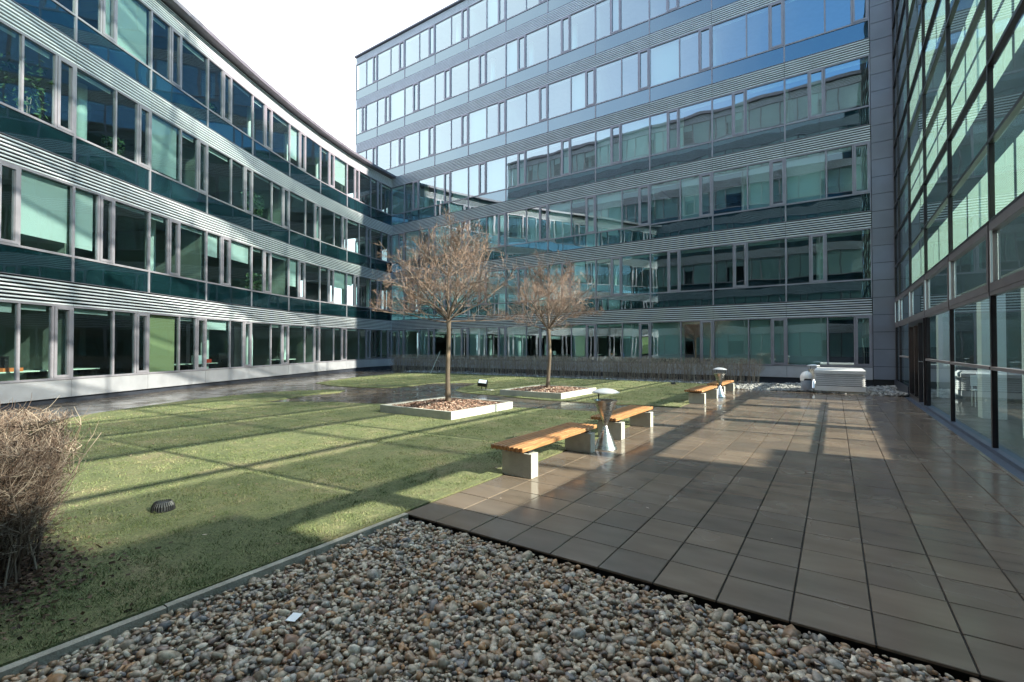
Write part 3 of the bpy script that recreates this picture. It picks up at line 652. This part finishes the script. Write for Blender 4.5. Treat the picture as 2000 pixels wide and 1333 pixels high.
def planter(x, y, w, l, label):
    root = empty('planter', (x+w/2, y+l/2, 0), label, 'planter', 'square concrete tree planters'); h = .19; t_ = .07
    b = MB(); b.box((x, y, -.08), (x+w, y+t_, h)); b.build('side_wall', M['pconcrete'], root)
    b = MB(); b.box((x, y+l-t_, -.08), (x+w, y+l, h)); b.build('side_wall', M['pconcrete'], root)
    b = MB(); b.box((x, y+t_, -.08), (x+t_, y+l-t_, h)); b.build('side_wall', M['pconcrete'], root)
    b = MB(); b.box((x+w-t_, y+t_, -.08), (x+w, y+l-t_, h)); b.build('side_wall', M['pconcrete'], root)
    b = MB(); N = 14; gx = np.linspace(x+t_, x+w-t_, N+1); gy = np.linspace(y+t_, y+l-t_, N+1)
    hz = lambda X, Y: .13+.10*max(0, 1-((X-x-w/2)/(w/2))**2)*max(0, 1-((Y-y-l/2)/(l/2))**2)+.012*math.sin(X*9)*math.cos(Y*8)
    for i in range(N):
        for j in range(N): b.face([(gx[i], gy[j], hz(gx[i], gy[j])), (gx[i+1], gy[j], hz(gx[i+1], gy[j])), (gx[i+1], gy[j+1], hz(gx[i+1], gy[j+1])), (gx[i], gy[j+1], hz(gx[i], gy[j+1]))])
    b.build('soil', M['soil'], root)
    n = 5200; X = rng.uniform(x+t_+.01, x+w-t_-.01, n); Y = rng.uniform(y+t_+.01, y+l-t_-.01, n); Z = np.array([hz(a, c) for a, c in zip(X, Y)])+rng.uniform(0, .02, n)
    d1 = rng.normal(0, 1, (n, 3)); d1[:, 2] *= .35; d1 /= np.linalg.norm(d1, axis=1)[:, None]; d2 = rng.normal(0, 1, (n, 3)); d2[:, 2] *= .5; d2 -= (d1*d2).sum(1)[:, None]*d1; d2 /= np.linalg.norm(d2, axis=1)[:, None]
    a = rng.uniform(.014, .04, n)[:, None]*d1; c = rng.uniform(.006, .014, n)[:, None]*d2; p = np.stack([X, Y, Z], 1)
    V = np.stack([p-a-c, p+a-c, p+a+c, p-a+c], 1).reshape(-1, 3)
    o = npmesh('bark_mulch', V, np.arange(4*n).reshape(-1, 4), M['mulch'], False, 'stuff')
    return root
planter(*PL[0], 'nearer square concrete planter filled with bark chips')
planter(*PL[1], 'farther square concrete planter filled with bark chips')

# ------------------------------------------------------------ bare shrub, near left
root = empty('shrub', (-4.9, .70, 0), 'big bare reddish brown shrub at the left edge beside the gravel kerb', 'shrub')
rs = random.Random(5); st = MB(); tw = MB()
cx, cy, RX, RY, HZ = -5.12, .70, .98, .45, 1.13
def inside(p):
    ex = (p.x-cx)/RX; ey = (p.y-cy)/RY; return ex*ex+ey*ey <= 1 and p.z < HZ-.10*(ex*ex)
for k in range(170):
    a = rs.uniform(0, 2*math.pi); q = math.sqrt(rs.random()); x = cx+RX*.62*q*math.cos(a); y = cy+RY*.62*q*math.sin(a)
    d = Vector(((x-cx)*.45+rs.gauss(0, .12), (y-cy)*.45+rs.gauss(0, .12), 1)).normalized(); P = [Vector((x, y, -.02))]; l = rs.uniform(.7, 1.15)
    for i in range(6):
        d = (d+Vector((rs.gauss(0, .12), rs.gauss(0, .12), .02))).normalized(); P.append(P[-1]+d*l/6)
        if P[-1].z > HZ: break
    st.tube(P, [.0075-.0009*i for i in range(len(P))], 5, False)
    for k2 in range(40):
        i = rs.randrange(1, len(P)) if rs.random() < .25 else rs.randrange(max(1, len(P)-4), len(P)); s = P[i]
        d2 = (Vector((rs.gauss(0, 1), rs.gauss(0, 1), rs.gauss(.6, .6)))).normalized(); l2 = rs.uniform(.08, .24); Q = [s]
        for j in range(3): d2 = (d2+Vector((rs.gauss(0, .25), rs.gauss(0, .25), .12))).normalized(); Q.append(Q[-1]+d2*l2/3)
        if not inside(Q[-1]) and rs.random() < .80: continue
        tw.tube(Q, [.0022, .0018, .0014, .0010], 3, False)
        for k3 in range(6):
            s3 = Q[rs.randrange(1, 4)]; d3 = (d2+Vector((rs.gauss(0, .8), rs.gauss(0, .8), rs.gauss(.2, .6)))).normalized(); e = s3+d3*rs.uniform(.03, .12)
            if inside(e): tw.tube([s3, e], [.0013, .0009], 3, False)
st.build('stems', M['shrub'], root); tw.build('twigs', M['shrub'], root)

n = 8000; a = rng.uniform(0, 2*np.pi, n); q = np.abs(rng.normal(0, .55, n)); X = -4.95+1.0*q*np.cos(a); Y = .66+.5*q*np.sin(a)
k = X < -3.5; X, Y = X[k], Y[k]; n = len(X); p = np.stack([X, Y, rng.uniform(.014, .03, n)], 1)
d1 = rng.normal(0, 1, (n, 3)); d1[:, 2] *= .3; d1 /= np.linalg.norm(d1, axis=1)[:, None]; d2 = rng.normal(0, 1, (n, 3)); d2[:, 2] *= .4; d2 -= (d1*d2).sum(1)[:, None]*d1; d2 /= np.linalg.norm(d2, axis=1)[:, None]
a = rng.uniform(.006, .020, n)[:, None]*d1; c = rng.uniform(.004, .010, n)[:, None]*d2
M['litter'] = island('leaf_litter', [(0, (.03, .015, .01)), (.6, (.09, .045, .028)), (1, (.17, .10, .065))], .8)
npmesh('leaf_litter', np.stack([p-a-c, p+a-c, p+a+c, p-a+c], 1).reshape(-1, 3), np.arange(4*n).reshape(-1, 4), M['litter'], False, 'stuff')

# ------------------------------------------------------------ benches
def bench(y0, y1, label):
    xc = -3.33; root = empty('bench', (xc, (y0+y1)/2, 0), label, 'bench', 'wooden benches on concrete blocks along the terrace edge')
    for yy in (y0+.13, y1-.33):
        b = MB(); b.box((-3.50, yy, .001), (-3.06, yy+.16, .30)); o = b.build('block_leg', M['concrete'], root)
        bv = o.modifiers.new('bevel', 'BEVEL'); bv.width = .006; bv.segments = 2
        b = MB(); b.box((-3.46, yy+.03, .301), (-3.12, yy+.13, .335)); b.build('spacer', M['blackmetal'], root)
    s = MB(); n = 8; w = .058
    for k in range(n):
        x = -3.585+k*(.50/n)
        s.box((x, y0, .335), (x+.500/n-.017, y1, .392))
    o = s.build('seat', M['wood'], root); bv = o.modifiers.new('bevel', 'BEVEL'); bv.width = .012; bv.segments = 3
    b = MB()
    for yy in (y0+.21, y1-.25): b.box((-3.57, yy-.03, .322), (-3.11, yy+.03, .3345))
    b.build('cross_bar', M['blackmetal'], root)
bench(4.78, 6.93, 'nearest wooden bench on two concrete blocks at the terrace edge')
bench(7.72, 9.75, 'wooden bench just behind the nearer hourglass ash bin')
bench(14.05, 16.2, 'wooden bench in front of the farther hourglass ash bin')
bench(16.95, 19.15, 'farthest wooden bench, nearest to the pale gravel and the back building')

def ash(x, y, label, s=1.0):
    root = empty('ash_bin', (x, y, 0), label, 'ash bin', 'steel hourglass ash bins')
    b = MB(); b.lathe([(.0, .0), (.182, .0), (.182, .012), (.176, .02), (.026, .365), (.022, .372)], (x, y, 0), 40); b.build('foot', M['steel'], root, smooth=False)
    b = MB(); b.lathe([(.022, .372), (.03, .385), (.182, .768), (.188, .772), (.180, .770), (.155, .70), (.0, .66)], (x, y, 0), 40); o = b.build('bowl', M['steel'], root)
    b = MB(); b.tube([(x-.085, y-.06, .70), (x-.095, y-.065, .90)], .009, 8); b.build('rod', M['blackmetal'], root)
    b = MB(); b.lathe([(.0, .957), (.05, .955), (.12, .942), (.18, .918), (.222, .893), (.220, .889), (.17, .900), (.1, .905), (0, .908)], (x, y, 0), 40); b.build('canopy', M['vent'], root, smooth=True)
    for o in root.children:
        if o.name.startswith(('foot', 'bowl')):
            for p in o.data.polygons: p.use_smooth = True
            md = o.modifiers.new('e', 'EDGE_SPLIT'); md.split_angle = R(25)
    return root
ash(-3.01, 7.05, 'nearer steel hourglass ash bin with a shallow dome cap, between the two near benches')
ash(-3.10, 16.55, 'farther steel hourglass ash bin between the two far benches')
ash(-.70, 21.9, 'steel ash bin whose dome cap shows above the louvred vent housing')

# ------------------------------------------------------------ vent housing, bin
root = empty('vent_housing', (.1, 20.5, 0), 'low pale grey louvred ventilation housing on the gravel', 'vent')
x0, x1, y0, y1 = -.62, .86, 20.0, 21.0
b = MB(); b.box((x0+.04, y0+.03, -.05), (x1-.04, y1-.03, .10)); b.build('base', M['kerb'], root)
b = MB(); b.box((x0+.01, y0+.01, .09), (x1-.01, y1-.01, .26)); b.build('lower_panel', M['vent'], root)
b = MB(); b.box((x0+.06, y0+.07, .2), (x1-.06, y1-.07, .74)); b.build('core', M['black'], root)
b = MB()
for k in range(6):
    z = .285+k*.067; b.hexa([(x0, y0, z), (x1, y0, z), (x1, y1, z), (x0, y1, z), (x0+.06, y0+.06, z+.055), (x1-.06, y0+.06, z+.055), (x1-.06, y1-.06, z+.055), (x0+.06, y1-.06, z+.055)])
b.build('louvre_slats', M['vent'], root)
b = MB(); b.box((x0-.005, y0-.005, .685), (x1+.005, y1+.005, .80)); b.hexa([(x0-.005, y0-.005, .80), (x1+.005, y0-.005, .80), (x1+.005, y1+.005, .80), (x0-.005, y1+.005, .80), (x0+.07, y0+.07, .87), (x1-.07, y0+.07, .87), (x1-.07, y1-.07, .87), (x0+.07, y1-.07, .87)])
b.build('lid', M['vent'], root)
root = empty('litter_bin', (-.86, 20.15, 0), 'round grey litter bin with a white dome top, left of the vent housing', 'bin')
c = (-.86, 20.15, 0)
b = MB(); b.lathe([(0, 0), (.15, 0), (.165, .02), (.18, .42), (.17, .43)], c, 28); b.build('barrel', M['bin'], root, smooth=True)
b = MB(); b.lathe([(.17, .42), (.172, .54), (.165, .55)], c, 28); b.build('opening', M['black'], root, smooth=True)
b = MB(); N = 28; prof = [(.195*math.cos(a), .53+.22*math.sin(a)) for a in [R(q) for q in (-12, 0, 15, 30, 45, 60, 75, 86)]]+[(0, .75)]
b.lathe(prof, c, N); b.v = [(x+random.uniform(-.008, .008), y+random.uniform(-.008, .008), z-(.07 if (abs(math.atan2(y-c[1], x-c[0])+1.2) > .7 and z < .52) else 0)) for x, y, z in b.v]; b.build('dome_top', M['bag'], root, smooth=True)

# ------------------------------------------------------------ small things on the lawn
def dome(x, y, r, h, label, mt, mt2=None):
    root = empty('ground_light', (x, y, .01), label, 'ground light', 'low ribbed ground lights on the grass')
    b = MB(); b.lathe([(r*1.05, 0), (r*1.05, h*.2), (r*.9, h*.22)], (x, y, .0), 28); b.build('ring', mt2 or mt, root)
    b = MB()
    for k in range(26):
        a = 2*math.pi*k/26; b.tube([(x+r*math.cos(a), y+r*math.sin(a), .01), (x+r*.93*math.cos(a), y+r*.93*math.sin(a), h*.6), (x+r*.7*math.cos(a), y+r*.7*math.sin(a), h)], .006, 4)
    b.build('ribs', mt, root)
    b = MB(); b.lathe([(r*.9, 0), (r*.82, h*.6), (r*.62, h*.93), (0, h*.97)], (x, y, .0), 28); b.build('lens', M['black'], root, smooth=True)
M['terracotta'] = mat('red_brown_base', (.22, .06, .03), .6)[0]
dome(-5.45, 1.93, .096, .095, 'black ribbed ground light on the near lawn beside the bare shrub', M['blackmetal'])
dome(-14.3, 2.75, .12, .11, 'dark ground light with red brown base at the edge of the left path', M['blackmetal'], M['terracotta'])
dome(-5.82, 21.0, .10, .09, 'small dark ground light on the far lawn just in front of the hedge', M['blackmetal'])
fx, fy = -11.0, 14.2
root = empty('floodlight', (fx, fy, 0), 'small black floodlight tilted up on two legs between the planters', 'floodlight')
b = MB(); b.box((fx-.05, fy-.1, .0), (fx+.42, fy+.12, .025)); b.build('base_slab', M['pconcrete'], root)
T = Matrix.Translation((fx, fy, .27)) @ Vector((0, 0, 1)).rotation_difference(Vector((.36, -.50, .80))).to_matrix().to_4x4() @ Matrix.Rotation(R(25), 4, 'Z')
b = MB(); b.box((-.19, -.11, -.09), (.17, .11, .06)); b.v = [tuple(T @ Vector(p)) for p in b.v]; b.build('housing', M['blackmetal'], root)
b = MB(); b.box((-.16, -.09, .06), (.13, .09, .075)); b.v = [tuple(T @ Vector(p)) for p in b.v]; b.build('lens', mat('pale_lens', (.7, .75, .85), .15)[0], root)
for dx in (-.06, .14):
    b = MB(); b.tube([(fx+dx, fy, .02), (fx+dx, fy, .26)], .016, 6); b.build('leg', M['blackmetal'], root)
b = MB(); b.tube([(-20.6, 21.3, .0), (-20.35, 21.9, 1.35)], .011, 6); tag(b.build('stake', M['column']), 'thin pale stake leaning on the far lawn beside the hedge', 'stake')
M['paper'] = mat('white_paper', (.82, .84, .88), .6)[0]
b = MB(); b.hexa([(-2.70, 1.58, -.015), (-2.635, 1.60, -.01), (-2.65, 1.66, .005), (-2.715, 1.64, .0), (-2.70, 1.58, -.013), (-2.635, 1.60, -.008), (-2.65, 1.66, .007), (-2.715, 1.64, .002)])
tag(b.build('paper_scrap', M['paper']), 'small white scrap of paper lying on the pebbles', 'litter')

n = 420; X = rng.uniform(-13, 1.6, n); Y = rng.uniform(1.2, 19, n); k = (X < -3.5) | (rng.uniform(0, 1, n) < .25); k &= (Y > 1.4)
X, Y = X[k], Y[k]; n = len(X); p = np.stack([X, Y, np.where(X < -3.5, .035, np.where(Y < 3.23, -.02, .006))], 1); th = rng.uniform(0, 6.28, n); s_ = rng.uniform(.010, .026, n)
u = np.stack([np.cos(th), np.sin(th), rng.uniform(-.1, .25, n)], 1)*s_[:, None]; w_ = np.stack([-np.sin(th), np.cos(th), rng.uniform(-.1, .1, n)], 1)*s_[:, None]*.5
npmesh('fallen_leaves', np.stack([p-u, p-w_, p+u, p+w_], 1).reshape(-1, 3), np.arange(4*n).reshape(-1, 4), M['mulch'], False, 'stuff')

# ------------------------------------------------------------ things seen through the windows
def inbay(k, s, d, z):
    P, L = frame_fn(nl[k][:2], nl[k+1][:2], nl[k][2], nl[k+1][2]); return Vector(P(s*L, d, z))
def thing_box(name, k, s, d, z, w, h, dp, mt, label, cat, group=None):
    P, L = frame_fn(nl[k][:2], nl[k+1][:2], nl[k][2], nl[k+1][2]); b = MB(); s0 = s*L
    fbox(b, P, s0-w/2, s0+w/2, d-dp, d, z, z+h); return b, P, s0
def solid(name, col, rough=.5): return mat(name, col, rough)[0]
def desk(k, s, label, r=0):
    P, L = frame_fn(nl[k][:2], nl[k+1][:2], nl[k][2], nl[k+1][2]); z = .33+ST*r; s0 = s*L; c = P(s0, -1.0, z)
    root = empty('desk', c, label, 'desk', 'office desks behind the ground floor windows')
    b = MB(); fbox(b, P, s0-.7, s0+.7, -1.35, -.6, z+.70, z+.73); b.build('desktop', M['room2'], root)
    for q in (-.66, .62):
        b = MB(); fbox(b, P, s0+q, s0+q+.04, -1.3, -.65, z, z+.70); b.build('leg', M['blackmetal'], root)
def monitor(k, s, label, r=0):
    P, L = frame_fn(nl[k][:2], nl[k+1][:2], nl[k][2], nl[k+1][2]); z = .33+ST*r+.73; s0 = s*L; c = P(s0, -1.0, z)
    root = empty('monitor', c, label, 'monitor', 'monitors on the office desks')
    b = MB(); fbox(b, P, s0-.26, s0+.26, -1.02, -.98, z+.10, z+.42); b.build('screen', M['blackmetal'], root)
    b = MB(); fbox(b, P, s0-.03, s0+.03, -1.03, -.97, z, z+.10); fbox(b, P, s0-.12, s0+.12, -1.08, -.92, z, z+.012); b.build('stand', M['blackmetal'], root)
desk(3, .75, 'pale desk behind the leftmost ground floor window'); desk(4, .30, 'pale desk behind the ground floor window left of the cream curtain')
desk(5, .75, 'pale desk just right of the cream curtain'); desk(6, .28, 'pale desk carrying a red crate and white folders'); desk(8, .3, 'pale desk behind the farther ground floor windows')
monitor(3, .62, 'black monitor in the leftmost ground floor window'); monitor(5, .70, 'black monitor on the desk right of the cream curtain'); monitor(6, .8, 'black monitor right of the red crate'); monitor(8, .3, 'black monitor in the farther ground floor windows')
b, P, s0 = thing_box('crate', 6, .33, -.62, 1.062, .42, .16, .25, None, '', ''); tag(b.build('storage_crate', solid('red_plastic', (.55, .05, .03))), 'red crate on a desk seen through a ground floor window', 'crate')
b, P, s0 = thing_box('f', 6, .15, -.62, 1.062, .34, .34, .2, None, '', ''); tag(b.build('folder_stack', solid('white_card', (.75, .8, .8))), 'stack of white folders standing left of the red crate', 'folders')
b, P, s0 = thing_box('f', 3, .66, -.66, 1.062, .5, .10, .25, None, '', ''); tag(b.build('paper_pile', solid('orange_card', (.6, .16, .05))), 'orange pile of files in the leftmost ground floor window', 'files')
b, P, s0 = thing_box('f', 3, .25, -.6, .75, .3, .5, .3, None, '', ''); tag(b.build('waste_bin', solid('blue_plastic', (.02, .05, .35))), 'blue plastic bin at the far left ground floor window', 'bin')
b = MB(); q = inbay(4, .08, -.25, .86); b.lathe([(0, 0), (.045, 0), (.05, .13), (.045, .13), (0, .02)], tuple(q), 16); tag(b.build('mug', solid('white_mug', (.8, .85, .82)), smooth=True), 'small white mug on the sill of the second ground floor window', 'mug')
M['leaf'] = island('leaves', [(0, (.03, .07, .02)), (1, (.09, .15, .05))], .6)
def plant(k, s, r, hh, label, d=-.6):
    q = inbay(k, s, d, .33+ST*r); root = empty('potted_plant', tuple(q), label, 'plant', 'potted plants behind office windows')
    b = MB(); b.lathe([(0, 0), (.12, 0), (.16, .28), (.14, .28), (0, .22)], tuple(q), 16); b.build('pot', M['darkroom'], root)
    b = MB(); rp = random.Random(k*7+r)
    for i in range(420):
        a = rp.uniform(0, 6.28); rr2 = rp.random()**.5*hh*.33; z = .35+hh*rp.random(); p = q+Vector((math.cos(a)*rr2, math.sin(a)*rr2, z)); u = Vector((rp.gauss(0, 1), rp.gauss(0, 1), rp.gauss(0, .6))).normalized()*.08; w = u.cross(Vector((rp.gauss(0, 1), rp.gauss(0, 1), rp.gauss(0, 1)))).normalized()*.03
        b.face([p-u, p+w, p+u, p-w])
    b.build('foliage', M['leaf'], root)
    b = MB()
    for i in range(5): a = i*1.3; b.tube([q+Vector((0, 0, .2)), q+Vector((math.cos(a)*.1, math.sin(a)*.1, .5+hh*.4))], .012, 4)
    b.build('stem', M['bark'], root)
plant(3, .72, 2, 1.9, 'large potted plant in the third storey window at the left edge'); plant(4, .70, 2, .9, 'small leafy plant behind the third storey window beside the long blind')
plant(7, .3, 2, 1.5, 'potted plant in a third storey window of the middle of the curved wing'); plant(7, .35, 1, 1.1, 'dark plant on the second storey of the curved wing, in the middle bay'); plant(6, .3, 3, .8, 'plant on the top storey of the curved wing')
# chair in the hall
def hall_chair(x, y, label):
    root = empty('chair', (x, y, 0), label, 'chair', 'white chairs inside the glass hall'); wm = M['column']
    b = MB(); b.box((x-.22, y-.22, .43), (x+.22, y+.22, .47)); b.build('seat', wm, root)
    b = MB(); b.box((x-.22, y+.18, .55), (x+.22, y+.21, .85)); b.build('backrest', wm, root)
    for dx in (-.19, .19):
        for dy in (-.19, .19): b = MB(); b.tube([(x+dx, y+dy, 0), (x+dx, y+dy, .43 if dy < 0 else .84)], .014, 6); b.build('leg', wm, root)
hall_chair(3.3, 14.35+3.4, 'white chair inside the glass hall, nearer of the two'); hall_chair(3.75, 19.6, 'white chair inside the glass hall, farther of the two')
